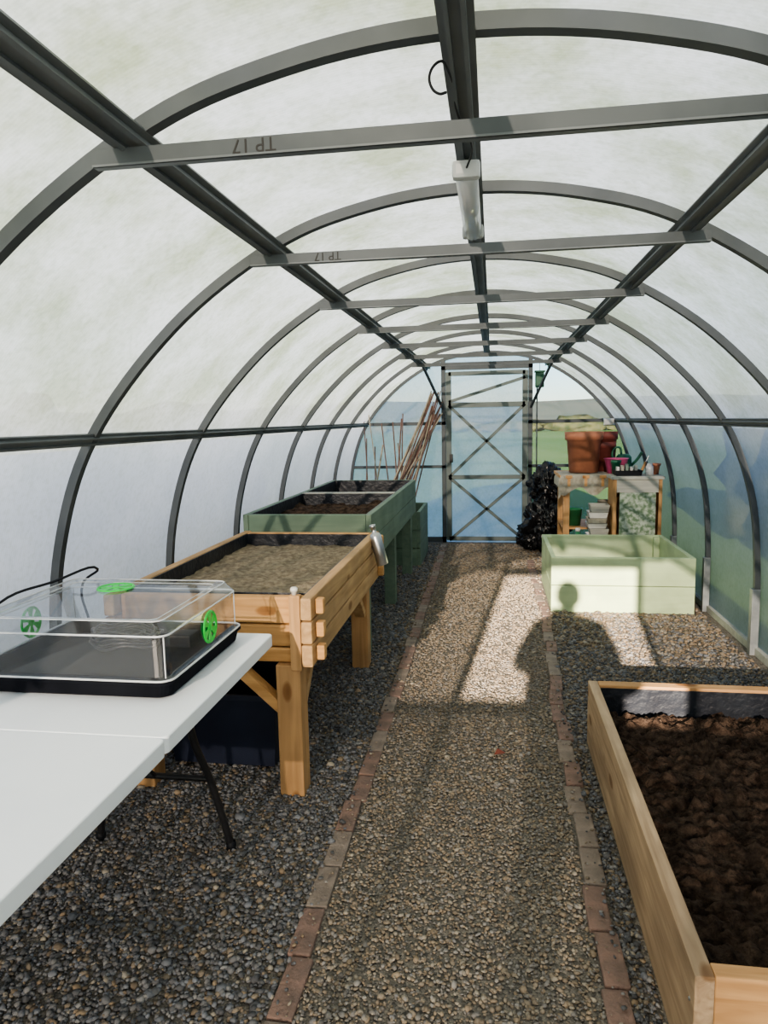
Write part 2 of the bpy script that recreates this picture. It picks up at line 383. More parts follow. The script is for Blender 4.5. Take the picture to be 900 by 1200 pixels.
# ------------------------------------------------------------ ground
def groundmat():
    m,nt,out=newmat('gravel_bed'); L=nt.links
    p=N(nt,'ShaderNodeBsdfPrincipled'); p.inputs['Roughness'].default_value=.9; p.inputs['Specular IOR Level'].default_value=.15
    L.new(p.outputs[0],out.inputs[0]); tc=N(nt,'ShaderNodeTexCoord')
    v=N(nt,'ShaderNodeTexVoronoi'); v.inputs['Scale'].default_value=120; L.new(tc.outputs['Object'],v.inputs['Vector'])
    hsv=ramp(nt,v.outputs['Color'],[(0,(.07,.065,.06)),(.5,(.16,.145,.125)),(1,(.27,.24,.20))])
    L.new(hsv.outputs[0],p.inputs['Base Color'])
    b=N(nt,'ShaderNodeBump'); b.inputs['Strength'].default_value=.8; b.inputs['Distance'].default_value=.006; b.invert=True
    L.new(v.outputs['Distance'],b.inputs['Height']); L.new(b.outputs[0],p.inputs['Normal']); return m
FLOOR=obj('floor',[(XL,YF,0),(XR,YF,0),(XR,YB,0),(XL,YB,0)],[(0,1,2,3)],groundmat())
obj('lawn',[(-300,-300,-.04),(300,-300,-.04),(300,300,-.04),(-300,300,-.04)],[(0,1,2,3)],M_grass)
vs=[];fs=[];n=90
for i in range(n+1):
    a=math.radians(-75+150*i/n)+math.pi/2
    h=5.5+2.6*noise.noise(Vector((i*.09,3,0)))+.6*noise.noise(Vector((i*.5,9,0)))
    for r,z in ((170,-.5),(215,h*.8),(270,h*1.30)): vs.append((r*math.cos(a),r*math.sin(a),z))
for i in range(n):
    for j in range(2):
        q=i*3+j; fs.append((q,q+3,q+4,q+1))
obj('distant_hill',vs,fs,M_hill,None,True)
hd=empty('hedgerow')
for i in range(16):
    blob('shrub_%d'%i,hd,(-42+i*5.6+random.uniform(-1,1),82+random.uniform(-3,3),.5),(3.6,2,random.uniform(.8,1.3)),M_hedge,.35,5,i,3)
for s,nm,xx,hh_ in ((-1,'shade_hedge',-3.6,1.3),(1,'shade_hedge',3.5,1.5)):  # hedges added outside to darken the lower side walls
    hh=empty(nm)
    for i in range(12):
        blob('bush_%d'%i,hh,(xx+random.uniform(-.15,.15),-2+i*1.0,hh_*.5),(.75,.8,hh_*random.uniform(.6,.85)),M_hedge,.35,5,i+30*s,3)

BE=empty('brick_edging')
def brick_line(xf,y0,y1,tag):
    y=y0;i=0
    while y<y1:
        L=.205+random.uniform(-.01,.01); x=xf(y+L/2)+random.uniform(-.008,.008); sl=(xf(y+L)-xf(y))/L+random.uniform(-.03,.03)
        o=box('%s_%d'%(tag,i),BE,-.034,.034,-L/2,L/2,-.03,.014+random.uniform(-.003,.003),M_brick if random.random()<.6 else M_brick2,.006)
        o.location=(x,y+L/2,0); o.rotation_euler=(random.uniform(-.015,.015),random.uniform(-.03,.03),-sl)
        y+=L+.008;i+=1
lf=lambda y:-.537-.035*max(0,(y-4)/4)
def rf(y): return .330-.01*math.sin(y)+ (.0 if y<3.6 else .06*min(1,(y-3.6)/1.8))
brick_line(lf,.9,8.3,'left_brick'); brick_line(rf,.9,7.4,'right_brick')

def gravel():
    rects=[(.42,1.52,1.46,3.24),(.43,1.52,5.49,6.62)]
    def pts(x0,x1,y0,y1,dens,r):
        n=int((x1-x0)*(y1-y0)*dens); P=np.random.rand(n,2)*[x1-x0,y1-y0]+[x0,y0]
        return P,np.full(n,r)
    sets=[pts(-1.66,1.56,1.0,2.7,8600,.0062),pts(-1.66,1.56,2.7,4.4,6500,.0070),pts(-1.66,1.56,4.4,8.5,3300,.0092)]
    P=np.vstack([s[0] for s in sets]); Rr=np.concatenate([s[1] for s in sets])
    keep=np.ones(len(P),bool)
    for a,b,c,d in rects: keep&=~((P[:,0]>a)&(P[:,0]<b)&(P[:,1]>c)&(P[:,1]<d))
    LX=-.537-.035*np.maximum(0,(P[:,1]-4)/4); RX=.330-.01*np.sin(P[:,1])+np.where(P[:,1]<3.6,0,.06*np.minimum(1,(P[:,1]-3.6)/1.8))
    rn=np.random.rand(len(P))
    keep&=~((np.abs(P[:,0]-LX)<.036)&(rn>.10)); keep&=~((np.abs(P[:,0]-RX)<.036)&(rn>.10)&(P[:,1]<7.4))
    P=P[keep];Rr=Rr[keep];LX=LX[keep];RX=RX[keep]; n=len(P)
    onb=(np.abs(P[:,0]-LX)<.036)|((np.abs(P[:,0]-RX)<.036)&(P[:,1]<7.4))
    path=(P[:,0]>LX)&(P[:,0]<RX)
    bm=bmesh.new(); bmesh.ops.create_icosphere(bm,subdivisions=1,radius=1)
    T=np.array([v.co[:] for v in bm.verts]); F=np.array([[v.index for v in f.verts] for f in bm.faces]); bm.free()
    size=Rr*np.exp(np.random.randn(n)*.30)*np.where(path,.84,1.12)*np.where(onb,.8,1)
    S=np.stack([size*np.random.uniform(.8,1.35,n),size*np.random.uniform(.7,1.1,n),size*np.random.uniform(.4,.8,n)*np.where(path,.75,1)],1)
    V=T[None]*S[:,None,:]*(1+np.random.randn(n,12,1)*.13)
    t=np.random.randn(n)*.35; ct,st=np.cos(t)[:,None],np.sin(t)[:,None]
    y=V[:,:,1]*ct-V[:,:,2]*st; z=V[:,:,1]*st+V[:,:,2]*ct
    a=np.random.rand(n)*2*np.pi; ca,sa=np.cos(a)[:,None],np.sin(a)[:,None]
    X=V[:,:,0]*ca-y*sa; Y=V[:,:,0]*sa+y*ca
    base=np.random.rand(n)*.006+.001+np.where(onb,.014,0)
    z=z+base[:,None]; X+=P[:,0:1]; Y+=P[:,1:2]
    co=np.stack([X,Y,z],2).reshape(-1,3).astype(np.float32)
    faces=(F[None]+np.arange(n)[:,None,None]*12).reshape(-1).astype(np.int32)
    nf=n*len(F)
    me=D.meshes.new('gravel'); me.vertices.add(len(co)); me.vertices.foreach_set('co',co.ravel())
    me.loops.add(nf*3); me.loops.foreach_set('vertex_index',faces)
    me.polygons.add(nf); me.polygons.foreach_set('loop_start',np.arange(0,nf*3,3,dtype=np.int32))
    me.update(calc_edges=True)
    pal=np.array([[.18,.18,.185],[.115,.117,.125],[.27,.265,.26],[.25,.205,.155],[.36,.32,.26],[.17,.135,.10],[.195,.205,.225],[.31,.235,.16]])
    w_side=np.array([.28,.25,.09,.09,.03,.05,.18,.03]); w_path=np.array([.14,.04,.13,.27,.15,.11,.03,.13]); w_far=np.array([.04,.02,.08,.31,.18,.12,.01,.24])
    far=np.clip((P[:,1]-3.0)/3.0,0,1)+np.random.randn(n)*.15
    ps=np.random.choice(8,n,p=w_side/w_side.sum()); pp=np.random.choice(8,n,p=w_path/w_path.sum()); pf=np.random.choice(8,n,p=w_far/w_far.sum())
    idx=np.where(path,pp,ps); idx=np.where((far>np.random.rand(n))&(P[:,0]>-.62),pf,idx)
    col=pal[idx]
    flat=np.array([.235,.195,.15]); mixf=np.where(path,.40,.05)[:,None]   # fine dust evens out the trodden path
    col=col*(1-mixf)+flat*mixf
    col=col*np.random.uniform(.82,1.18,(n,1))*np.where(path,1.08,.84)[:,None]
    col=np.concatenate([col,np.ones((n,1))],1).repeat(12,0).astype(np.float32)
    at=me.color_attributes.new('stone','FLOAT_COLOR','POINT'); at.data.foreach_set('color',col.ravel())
    m,nt,out=newmat('gravel_stone'); p=N(nt,'ShaderNodeBsdfPrincipled'); p.inputs['Roughness'].default_value=.85; p.inputs['Specular IOR Level'].default_value=.15
    ac=N(nt,'ShaderNodeVertexColor'); ac.layer_name='stone'
    nt.links.new(ac.outputs[0],p.inputs['Base Color']); nt.links.new(p.outputs[0],out.inputs[0])
    me.materials.append(m)
    o=D.objects.new('gravel',me); C.collection.objects.link(o); o.parent=FLOOR
gravel()
obj('dead_leaf',[(0.005,3.02,.02),(.04,3.0,.034),(.055,3.04,.022),(.02,3.06,.032),(.03,3.03,.024)],[(0,1,4),(1,2,4),(2,3,4),(3,0,4)],M_leaf)

def soil(name,parent,x0,x1,y0,y1,z,m,amp=.02,step=.014,f=9,seed=0,crack=0):
    nx=max(8,int((x1-x0)/step)); ny=max(8,int((y1-y0)/step)); vs=[];fs=[]
    for j in range(ny+1):
        for i in range(nx+1):
            x=x0+(x1-x0)*i/nx;y=y0+(y1-y0)*j/ny
            p=Vector((x*f+seed,y*f,seed))
            h=noise.fractal(p,.8,2.1,6)*amp+ (abs(noise.noise(p*2.3))-.3)*amp*.9
            if crack:
                q=Vector((x*5+seed,y*9,1.7)); q+=Vector((noise.noise(q*1.3),noise.noise(q*1.3+Vector((9,0,0))),0))*.8
                h-=crack*math.exp(-(noise.noise(q)/.07)**2)
                h+=crack*.35*noise.noise(Vector((x*60,y*60,0)))
            vs.append((x,y,z+h))
    for j in range(ny):
        for i in range(nx):
            q=j*(nx+1)+i; fs.append((q,q+1,q+nx+2,q+nx+1))
    return obj(name,vs,fs,m,parent,True)

RB=empty('raised_bed')
bx0,bx1,by0,by1,bh=.43,1.50,1.47,3.23,.30
box('board_left',RB,bx0,bx0+.042,by0,by1,0,bh,M_by,.004)
box('board_right',RB,bx1-.042,bx1,by0,by1,0,bh,M_by,.004)
box('board_near',RB,bx0+.043,bx1-.043,by0+.006,by0+.048,0,bh-.002,M_bx,.004)
box('board_far',RB,bx0+.043,bx1-.043,by1-.055,by1,0,bh,M_bx,.004)
box('liner_left',RB,bx0+.043,bx0+.048,by0+.05,by1-.06,.05,bh-.035,M_liner,.001)
box('liner_far',RB,bx0+.048,bx1-.048,by1-.061,by1-.056,.05,bh-.012,M_liner,.001)
box('liner_near',RB,bx0+.048,bx1-.048,by0+.049,by0+.054,.05,bh-.03,M_liner,.001)
box('liner_right',RB,bx1-.048,bx1-.043,by0+.05,by1-.06,.05,bh-.035,M_liner,.001)
soil('soil',RB,bx0+.049,bx1-.049,by0+.055,by1-.062,.185,M_soil,.032,.0075,8,crack=.03)
for zz in (.22,.10):
    lathe('screw',RB,[(0.0,.002),(.004,.002),(.005,0)],(bx0-.001,by0+.03,zz),M_alu,12,Matrix.Rotation(-math.pi/2,3,'Y'))

GB=empty('raised_bed')
gx0,gx1,gy0,gy1,gh=.445,1.50,5.50,6.60,.43
for k,(z0,z1) in enumerate(((0,.208),(.213,.43))):
    box('near_board_%d'%k,GB,gx0,gx1,gy0,gy0+.035,z0,z1,M_pale,.004)
    box('far_board_%d'%k,GB,gx0,gx1,gy1-.035,gy1,z0,z1,M_pale,.004)
    box('left_board_%d'%k,GB,gx0,gx0+.035,gy0+.036,gy1-.036,z0,z1,M_paley,.004)
    box('right_board_%d'%k,GB,gx1-.035,gx1,gy0+.036,gy1-.036,z0,z1,M_paley,.004)
for x in (gx0+.036,gx1-.086):
    for y in(gy0+.036,gy1-.086): box('corner_post',GB,x,x+.05,y,y+.05,0,.42,M_paley,.003)
soil('soil',GB,gx0+.036,gx1-.036,gy0+.036,gy1-.036,.16,M_soil,.03,.03)

# ------------------------------------------------------------ wooden trough planter on legs
WP=empty('wooden_planter')
px0,px1,py0,py1,pz0,pz1=-1.55,-.69,2.64,4.20,.55,.83
rows=3;hh=(pz1-pz0)/rows;t=.045
for r in range(rows):
    z0=pz0+r*hh+.002;z1=z0+hh-.005
    box('side_log_r%d'%r,WP,px1-t,px1,py0-.06,py1+.05,z0,z1,M_wy,.009)
    box('side_log_l%d'%r,WP,px0,px0+t,py0-.06,py1+.05,z0,z1,M_wy,.009)
    o_=-hh*.30
    zz0=z0+(o_ if r>0 else 0); zz1=z1+o_
    if r==rows-1: zz1=z1-.008
    box('front_log_%d'%r,WP,px0+t+.001,px1-t-.001,py0-.008,py0+t-.008,zz0,zz1,M_wx,.010)
    box('front_log_end_%d'%r,WP,px1+.001,px1+.035,py0-.008,py0+t-.008,z0+.014,z1-.014,M_wx,.008)
    box('back_log_%d'%r,WP,px0+t+.001,px1-t-.001,py1-t,py1,z0,z1,M_wx,.007)
    box('back_log_end_%d'%r,WP,px1+.001,px1+.035,py1-t,py1,z0+.014,z1-.014,M_wx,.008)
box('corner_block',WP,px1-t-.050,px1-t-.004,py0-.045,py0-.010,pz0-.02,pz1+.004,M_wz,.006)
for x in (px1-.16,px0+.06):
    box('front_leg',WP,x,x+.10,py0-.034,py0+.066,0,pz0-.001,M_wz,.006)
    box('back_leg',WP,x,x+.10,py1-.10,py1,0,pz0-.001,M_wz,.006)
beam('brace_front_r',WP,(px1-.15,py0+.01,.36),(px1-.36,py0+.01,pz0-.0),.04,.06,M_wx,up=(0,1,0))
beam('brace_front_l',WP,(px0+.15,py0+.01,.36),(px0+.36,py0+.01,pz0-.0),.04,.06,M_wx,up=(0,1,0))
beam('brace_side_near',WP,(px1-.10,py0+.06,.34),(px1-.10,py0+.28,pz0),.04,.06,M_wy,up=(1,0,0))
beam('brace_side_far',WP,(px1-.10,py1-.10,.34),(px1-.10,py1-.32,pz0),.04,.06,M_wy,up=(1,0,0))
box('floor_board',WP,px0+t,px1-t,py0+t,py1-t,pz0+.01,pz0+.03,M_wx,.002)
for (a,b,c,d) in ((px1-t-.006,px1-t-.001,py0+t,py1-t),(px0+t+.001,px0+t+.006,py0+t,py1-t),(px0+t+.006,px1-t-.006,py0+t+.001,py0+t+.006),(px0+t+.006,px1-t-.006,py1-t-.006,py1-t-.001)):
    box('liner',WP,a,b,c,d,pz0+.04,pz1-.008,M_liner,.001)
soil('sandy_soil',WP,px0+t+.007,px1-t-.007,py0+t+.007,py1-t-.007,.752,M_sand,.013,.013,8,seed=4)
lathe('solar_stake_light',None,[(0,.0),(.010,.0),(.010,.012),(.015,.014),(.015,.024),(.010,.030),(0,.031)],(px1-t-.03,py0-.026,pz1+.004),M_wplast,24)
rb=Matrix.Rotation(math.radians(-14),3,'Y')
lathe('steel_spray_bottle',None,[(0,-.10),(.030,-.10),(.034,-.095),(.034,.07),(.027,.085),(.014,.092),(.014,.12),(.018,.122),(.018,.14),(0,.142)],(px1+.037,3.98,.77),M_alu,28,rb)

CR=empty('storage_crate')
cx0,cx1,cy0,cy1=-1.42,-.92,2.80,3.35
def crate(nm,P,x0,x1,y0,y1,z0,z1,m,tp=.02):
    vs=[(x0+tp,y0+tp,z0),(x1-tp,y0+tp,z0),(x1-tp,y1-tp,z0),(x0+tp,y1-tp,z0),(x0,y0,z1),(x1,y0,z1),(x1,y1,z1),(x0,y1,z1)]
    w=.008
    vs+=[(x0+w,y0+w,z1),(x1-w,y0+w,z1),(x1-w,y1-w,z1),(x0+w,y1-w,z1),(x0+tp+w,y0+tp+w,z0+w),(x1-tp-w,y0+tp+w,z0+w),(x1-tp-w,y1-tp-w,z0+w),(x0+tp+w,y1-tp-w,z0+w)]
    fs=[(3,2,1,0)]+[(i,(i+1)%4,4+(i+1)%4,4+i) for i in range(4)]+[(4+i,4+(i+1)%4,8+(i+1)%4,8+i) for i in range(4)]+[(8+i,8+(i+1)%4,12+(i+1)%4,12+i) for i in range(4)]+[(12,13,14,15)]
    return obj(nm,vs,fs,m,P)
crate('tub',CR,cx0,cx1,cy0,cy1,.012,.34,M_navy)
for a in ((cx0-.012,cx1+.012,cy0-.012,cy0-.001),(cx0-.012,cx1+.012,cy1+.001,cy1+.012),(cx0-.012,cx0-.001,cy0,cy1),(cx1+.001,cx1+.012,cy0,cy1)):
    box('rim',CR,*a,.315,.342,M_navy,.003)

# ------------------------------------------------------------ green trough
GT=empty('painted_planter')
tx0,tx1,ty0,ty1,tz0,tz1=-1.585,-.75,4.32,6.90,.60,.92
tm=5.66
for k in range(2):
    z0=tz0+k*.16+.001;z1=z0+.157
    box('side_r%d'%k,GT,tx1-.035,tx1,ty0,ty1,z0,z1,M_green,.005)
    box('side_l%d'%k,GT,tx0,tx0+.035,ty0,ty1,z0,z1,M_green,.005)
    box('near_%d'%k,GT,tx0+.036,tx1-.036,ty0,ty0+.035,z0,z1,M_greenx,.005)
    box('far_%d'%k,GT,tx0+.036,tx1-.036,ty1-.035,ty1,z0,z1,M_greenx,.005)
box('divider',GT,tx0+.036,tx1-.036,tm-.04,tm+.04,tz0,tz1+.002,M_greyw,.004)
box('base_board',GT,tx0+.036,tx1-.036,ty0+.036,ty1-.036,tz0,tz0+.02,M_greenx,.002)
for y in (ty0+.04,tm-.05,ty1-.14):
    for x in (tx0+.036,tx1-.126): box('leg',GT,x,x+.09,y,y+.09,0,tz0,M_green,.004)
for (a,b) in ((ty0+.036,tm-.041),(tm+.041,ty1-.036)):
    for q in ((tx0+.036,tx0+.042,a,b),(tx1-.042,tx1-.036,a,b),(tx0+.042,tx1-.042,a,a+.006),(tx0+.042,tx1-.042,b-.006,b)):
        box('liner',GT,*q,tz0+.03,tz1-.004,M_liner,.001)
soil('soil_near',GT,tx0+.043,tx1-.043,ty0+.043,tm-.048,.835,M_soil,.030,.02,6,seed=2)
soil('soil_far',GT,tx0+.043,tx1-.043,tm+.048,ty1-.043,.79,M_soil,.03,.03,6,seed=5)
SP=empty('painted_planter')
for k in range(3):
    z0=.0+k*.19;z1=z0+.185
    box('side_r%d'%k,SP,-.77,-.735,7.15,8.0,z0,z1,M_green,.004); box('side_l%d'%k,SP,-1.5,-1.465,7.15,8.0,z0,z1,M_green,.004)
    box('near_%d'%k,SP,-1.464,-.771,7.15,7.185,z0,z1,M_greenx,.004); box('far_%d'%k,SP,-1.464,-.771,7.965,8.0,z0,z1,M_greenx,.004)
soil('soil',SP,-1.464,-.771,7.186,7.964,.48,M_soil,.03,.03)

CN=empty('bamboo_canes')
for i in range(32):
    y0=random.uniform(7.3,7.9)
    if i<22:
        b=(-1.06+random.uniform(-.18,.16),y0,.47); tp=(-.64+random.uniform(-.09,.05),8.52+random.uniform(-.04,.05),random.uniform(1.45,1.84))
    else:
        b=(random.uniform(-1.4,-.95),y0,.47); tp=(b[0]+random.uniform(-.28,.05),8.45,random.uniform(1.10,1.6))
    mid=((b[0]+tp[0])/2+random.uniform(-.01,.01),(b[1]+tp[1])/2,(b[2]+tp[2])/2)
    tube('cane_%d'%i,CN,[b,mid,tp],random.uniform(.006,.011),M_cane if random.random()<.6 else M_cane2,res=3)

# ------------------------------------------------------------ folding table
TB=empty('folding_table')
def slab(name,parent,x0,x1,y0,y1,z0,z1,m,r=.05,bev=.008):
    bm=bmesh.new(); pts=[]
    for cx,cy,a0 in ((x1-r,y1-r,0),(x0+r,y1-r,90),(x0+r,y0+r,180),(x1-r,y0+r,270)):
        for k in range(7):
            a=math.radians(a0+15*k); pts.append((cx+r*math.cos(a),cy+r*math.sin(a)))
    f=bm.faces.new([bm.verts.new((p[0],p[1],z0)) for p in pts])
    ex=bmesh.ops.extrude_face_region(bm,geom=[f])
    for v in [g for g in ex['geom'] if isinstance(g,bmesh.types.BMVert)]: v.co.z=z1
    bmesh.ops.recalc_face_normals(bm,faces=bm.faces[:])
    hz=[e for e in bm.edges if abs(e.verts[0].co.z-e.verts[1].co.z)<1e-6]
    bmesh.ops.bevel(bm,geom=hz,offset=bev,segments=3,affect='EDGES',profile=.5)
    return bmobj(name,bm,m,parent,False)
slab('top_far',TB,-1.55,-.79,1.5503,2.41,.695,.74,M_white,.018,.005)
slab('top_near',TB,-1.55,-.79,.60,1.5497,.695,.74,M_white,.018,.005)
box('apron_r',TB,-.90,-.88,.65,2.30,.665,.695,M_blackm,.003); box('apron_l',TB,-1.46,-1.44,.65,2.30,.665,.695,M_blackm,.003)
for yy,sg in ((2.22,1),(.80,-1)):
    for s in (-1,1):
        xc=-1.17
        tube('leg',TB,[(xc+s*.16,yy-.10*sg,.665),(xc+s*.17,yy-.07*sg,.45),(xc+s*.20,yy-.02*sg,.28),(xc+s*.25,yy+.02*sg,.012)],.0135,M_blackm)
        lathe('foot',TB,[(0,0),(.018,0),(.018,.02),(.013,.03)],(xc+s*.25,yy+.02*sg,0.0),M_blackp,16)
    tube('crossbar',TB,[(-1.17-.20,yy-.02*sg,.28),(-1.17+.20,yy-.02*sg,.28)],.011,M_blackm,smooth=False)
    tube('stay',TB,[(-1.17,yy-.02*sg,.28),(-1.17,yy-.42*sg,.66)],.008,M_blackm,smooth=False)

# ------------------------------------------------------------ propagator
PR=empty('heated_propagator')
qx0,qx1,qy0,qy1=-1.53,-.880,1.765,2.345
def ring(x0,x1,y0,y1,z,r):
    pts=[]
    for cx,cy,a0 in ((x1-r,y1-r,0),(x0+r,y1-r,90),(x0+r,y0+r,180),(x1-r,y0+r,270)):
        for k in range(6):
            a=math.radians(a0+18*k); pts.append((cx+r*math.cos(a),cy+r*math.sin(a),z))
    return pts
def loft(name,parent,levels,m,cap=True,smooth=False):
    vs=[];fs=[]
    for ins,z,r in levels: vs+=ring(qx0+ins,qx1-ins,qy0+ins,qy1-ins,z,r)
    n=24
    for j in range(len(levels)-1):
        for i in range(n): fs.append((j*n+i,j*n+(i+1)%n,(j+1)*n+(i+1)%n,(j+1)*n+i))
    if cap: fs.append(tuple(range((len(levels)-1)*n,len(levels)*n)))
    return obj(name,vs,fs,m,parent,smooth)
loft('tray',PR,[(.022,.741,.03),(.012,.746,.035),(.004,.782,.035),(-.004,.784,.04),(-.004,.792,.04),(.012,.792,.035),(.022,.752,.03)],M_matte)
loft('lid',PR,[(-.002,.794,.04),(.010,.796,.035),(.013,.802,.035),(.018,.915,.035),(.012,.918,.035),(.013,.926,.035),(.034,.955,.03),(.055,.958,.03),(.070,.950,.025)],M_lid)
for ins,z,r,rr in ((-.001,.796,.04,.0032),(.012,.920,.035,.0030),(.036,.956,.03,.0022),(.066,.952,.025,.0014)):
    tube('lid_rib',PR,ring(qx0+ins,qx1-ins,qy0+ins,qy1-ins,z,r),rr,M_edge,cyclic=True,smooth=False)
for sx,sy in ((qx0+.02,qy0+.02),(qx1-.02,qy0+.02),(qx0+.02,qy1-.02),(qx1-.02,qy1-.02)):
    tube('lid_corner',PR,[(sx,sy,.80),(sx,sy,.917)],.0022,M_edge,smooth=False)
def vent(nm,c,R,rad=.052):
    c=Vector(c)
    lathe(nm+'_rim',PR,[(rad-.009,.001),(rad-.009,.005),(rad-.002,.006),(rad,.001)],c,M_vent,32,R)
    lathe(nm+'_hub',PR,[(0,.006),(.012,.006),(.015,.001)],c,M_vent,20,R)
    for k in range(6):
        a=k*math.pi/3; vs=[]
        for rr,aa in ((.012,-.3),(rad*.95,-.30),(rad*.95,.30),(.012,.3)):
            vs.append(c+R@Vector((rr*math.cos(a+aa),rr*math.sin(a+aa),.001)))
        vs+=[v+R@Vector((0,0,.0025)) for v in vs]
        obj(nm+'_blade_%d'%k,vs,[(0,1,2,3),(7,6,5,4),(0,4,5,1),(1,5,6,2),(2,6,7,3),(3,7,4,0)],M_vent,PR)
vent('top_vent',(-1.27,2.20,.951),Matrix.Identity(3),.062)
vent('side_vent_r',(qx1-.015,2.09,.858),Matrix.Rotation(math.pi/2,3,'Y'),.053)
vent('side_vent_l',(qx0+.015,2.09,.858),Matrix.Rotation(-math.pi/2,3,'Y'),.053)
coil=[]
for i in range(75):
    a=i*2*math.pi/15; coil.append((-1.22+(.11+.015*math.sin(i))*math.cos(a),2.16+.085*math.sin(a),.770+i*.0008+.008*math.sin(i*1.7)))
tube('cable_coil',PR,coil,.0045,M_blackm,res=3)
box('thermostat',PR,-1.10,-1.00,2.17,2.25,.757,.80,M_blackp,.008)
tube('power_cable',PR,[(-1.44,2.30,.80),(-1.48,2.34,.93),(-1.42,2.345,.985),(-1.50,2.20,.970),(-1.60,2.05,.93),(-1.62,1.9,.80),(-1.60,1.85,.60),(-1.60,1.80,.3)],.0045,M_blackp)

# ------------------------------------------------------------ lamp on ridge
LB=empty('led_batten_light')
lx=CX-.005
box('end_cap_near',LB,lx-.040,lx+.040,2.12,2.16,2.175,2.225,M_lampb,.012)
box('end_cap_far',LB,lx-.040,lx+.040,2.80,2.84,2.175,2.225,M_lampb,.012)
rr=Matrix.Rotation(-math.pi/2,3,'X')
lathe('diffuser',LB,[(0,0),(.033,0),(.033,.64),(0,.64)],(lx,2.16,2.197),M_lampd,28,rr)
box('gear_tray',LB,lx-.022,lx+.022,2.16,2.80,2.195,2.215,M_lampb,.004)
box('clip_a',LB,lx-.01,lx+.01,2.24,2.27,2.225,2.24,M_alu,.001)
box('clip_b',LB,lx-.01,lx+.01,2.68,2.71,2.225,2.24,M_alu,.001)
tube('lamp_cable',LB,[(lx,2.13,2.2),(lx+.02,2.02,2.215),(lx-.01,1.85,2.235),(lx-.02,1.62,2.235),(lx-.035,1.56,2.225),(lx-.052,1.55,2.20),(lx-.050,1.55,2.175),(lx-.035,1.55,2.160),(lx-.02,1.56,2.165)],.0028,M_blackp)

# ------------------------------------------------------------ potting corner
PB=empty('potting_bench')
ux0,ux1,uy0,uy1,uz=.64,1.32,7.05,7.75,.935
box('top',PB,ux0,ux1,uy0,uy1,uz-.03,uz,M_bx,.004)
for x in (ux0+.04,ux1-.10):
    for y in (uy0+.03,uy1-.09): box('leg',PB,x,x+.06,y,y+.06,0,uz-.031,M_wz,.004)
box('shelf',PB,ux0+.04,ux1-.04,uy0+.05,uy1-.05,.40,.42,M_bx,.003)
box('apron',PB,ux0+.04,ux1-.04,uy0+.01,uy0+.03,uz-.11,uz-.031,M_bx,.003)
vs=[];fs=[];nx,ny=22,26
for j in range(ny+1):
    for i in range(nx+1):
        x=ux0-.03+(.50)*i/nx; s=-.16+.66*j/ny
        y=uy0+max(s,0)-.006-(.02*math.sin(i*.9) if s<0 else 0); z=uz+.006+min(s,0)*(1+.25*math.sin(i*.5))
        if i<2: z-=.06*(2-i); x=ux0-.012
        vs.append((x,y,z+.003*math.sin(i*1.3+j)))
for j in range(ny):
    for i in range(nx):
        q=j*(nx+1)+i; fs.append((q,q+1,q+nx+2,q+nx+1))
obj('sackcloth',vs,fs,M_cloth,PB,True)
def pot(name,loc,rt,rb_,h,m):
    return lathe(name,None,[(0,0),(rb_,0),(rb_+(rt-rb_)*.78,h*.80),(rt*1.06,h*.80),(rt*1.10,h),(rt*.98,h),(rt*.92,h*.8),(rb_*.85,.02),(0,.02)],loc,m)
pot('flower_pot',(.895,7.32,uz+.013),.172,.14,.40,M_terra)
pot('flower_pot',(1.12,7.53,uz+.003),.11,.085,.30,M_terra2)
pot('flower_pot',(1.17,7.665,uz+.003),.10,.08,.40,M_terra2)
lathe('pink_bucket',None,[(0,0),(.085,0),(.11,.14),(.118,.145),(.118,.15),(.10,.148),(.075,.012),(0,.012)],(1.19,7.20,uz+.003),M_pink)
WC=empty('watering_can'); wc=Vector((1.30,7.44,uz+.0))
lathe('body',WC,[(0,.003),(.08,.003),(.075,.15),(.05,.18),(0,.18)],wc,M_gplast)
tube('spout',WC,[wc+Vector((.07,0,.06)),wc+Vector((.13,-.02,.13)),wc+Vector((.17,-.03,.20))],.014,M_gplast)
tube('handle',WC,[wc+Vector((-.02,0,.17)),wc+Vector((-.05,0,.25)),wc+Vector((-.11,0,.20)),wc+Vector((-.07,0,.08))],.011,M_gplast)
for i,(x,y,z,w,h,m) in enumerate([(.80,7.25,.42,.08,.16,M_gplast2),(1.12,7.25,.42,.09,.24,M_cloth)]):
    lathe('plastic_tub',None,[(0,0),(w*.8,0),(w,h),(w*1.06,h),(w*1.06,h+.008),(w*.94,h+.004),(w*.75,.01),(0,.01)],(x,y,z+.002),m)
ST=empty('stacked_seed_trays')
z=.012
for i in range(12):
    h=random.choice((.045,.055,.065)); m=[M_wplast,M_greyw,M_cloth,M_gplast2,M_wplast,M_greyw,M_wplast,M_greyw,M_wplast,M_cloth,M_wplast,M_greyw][i]
    dx=random.uniform(-.015,.015)
    crate('tray_%d'%i,ST,.885+dx,1.06+dx,6.78,6.98,z,z+h,m,.012); z+=h+.003
SB=empty('plant_feed_bottle')
lathe('bottle',SB,[(0,0),(.045,0),(.048,.02),(.048,.30),(.02,.36),(.02,.40),(0,.40)],(.80,6.90,.012),M_gplast2); lathe('cap',SB,[(0,0),(.023,0),(.023,.03),(0,.032)],(.80,6.90,.413),M_wplast)
lathe('plastic_bucket',None,[(0,0),(.07,0),(.09,.32),(.096,.325),(.096,.335),(.085,.33),(.06,.012),(0,.012)],(.63,6.88,.012),M_terra)
CB=empty('mesh_front_cabinet')
kx0,kx1,ky0,ky1=1.09,1.52,6.72,7.02
for n_,a in (('side_l',(kx0,kx0+.03,ky0,ky1)),('side_r',(kx1-.03,kx1,ky0,ky1))): box(n_,CB,*a,0,.92,M_wz,.003)
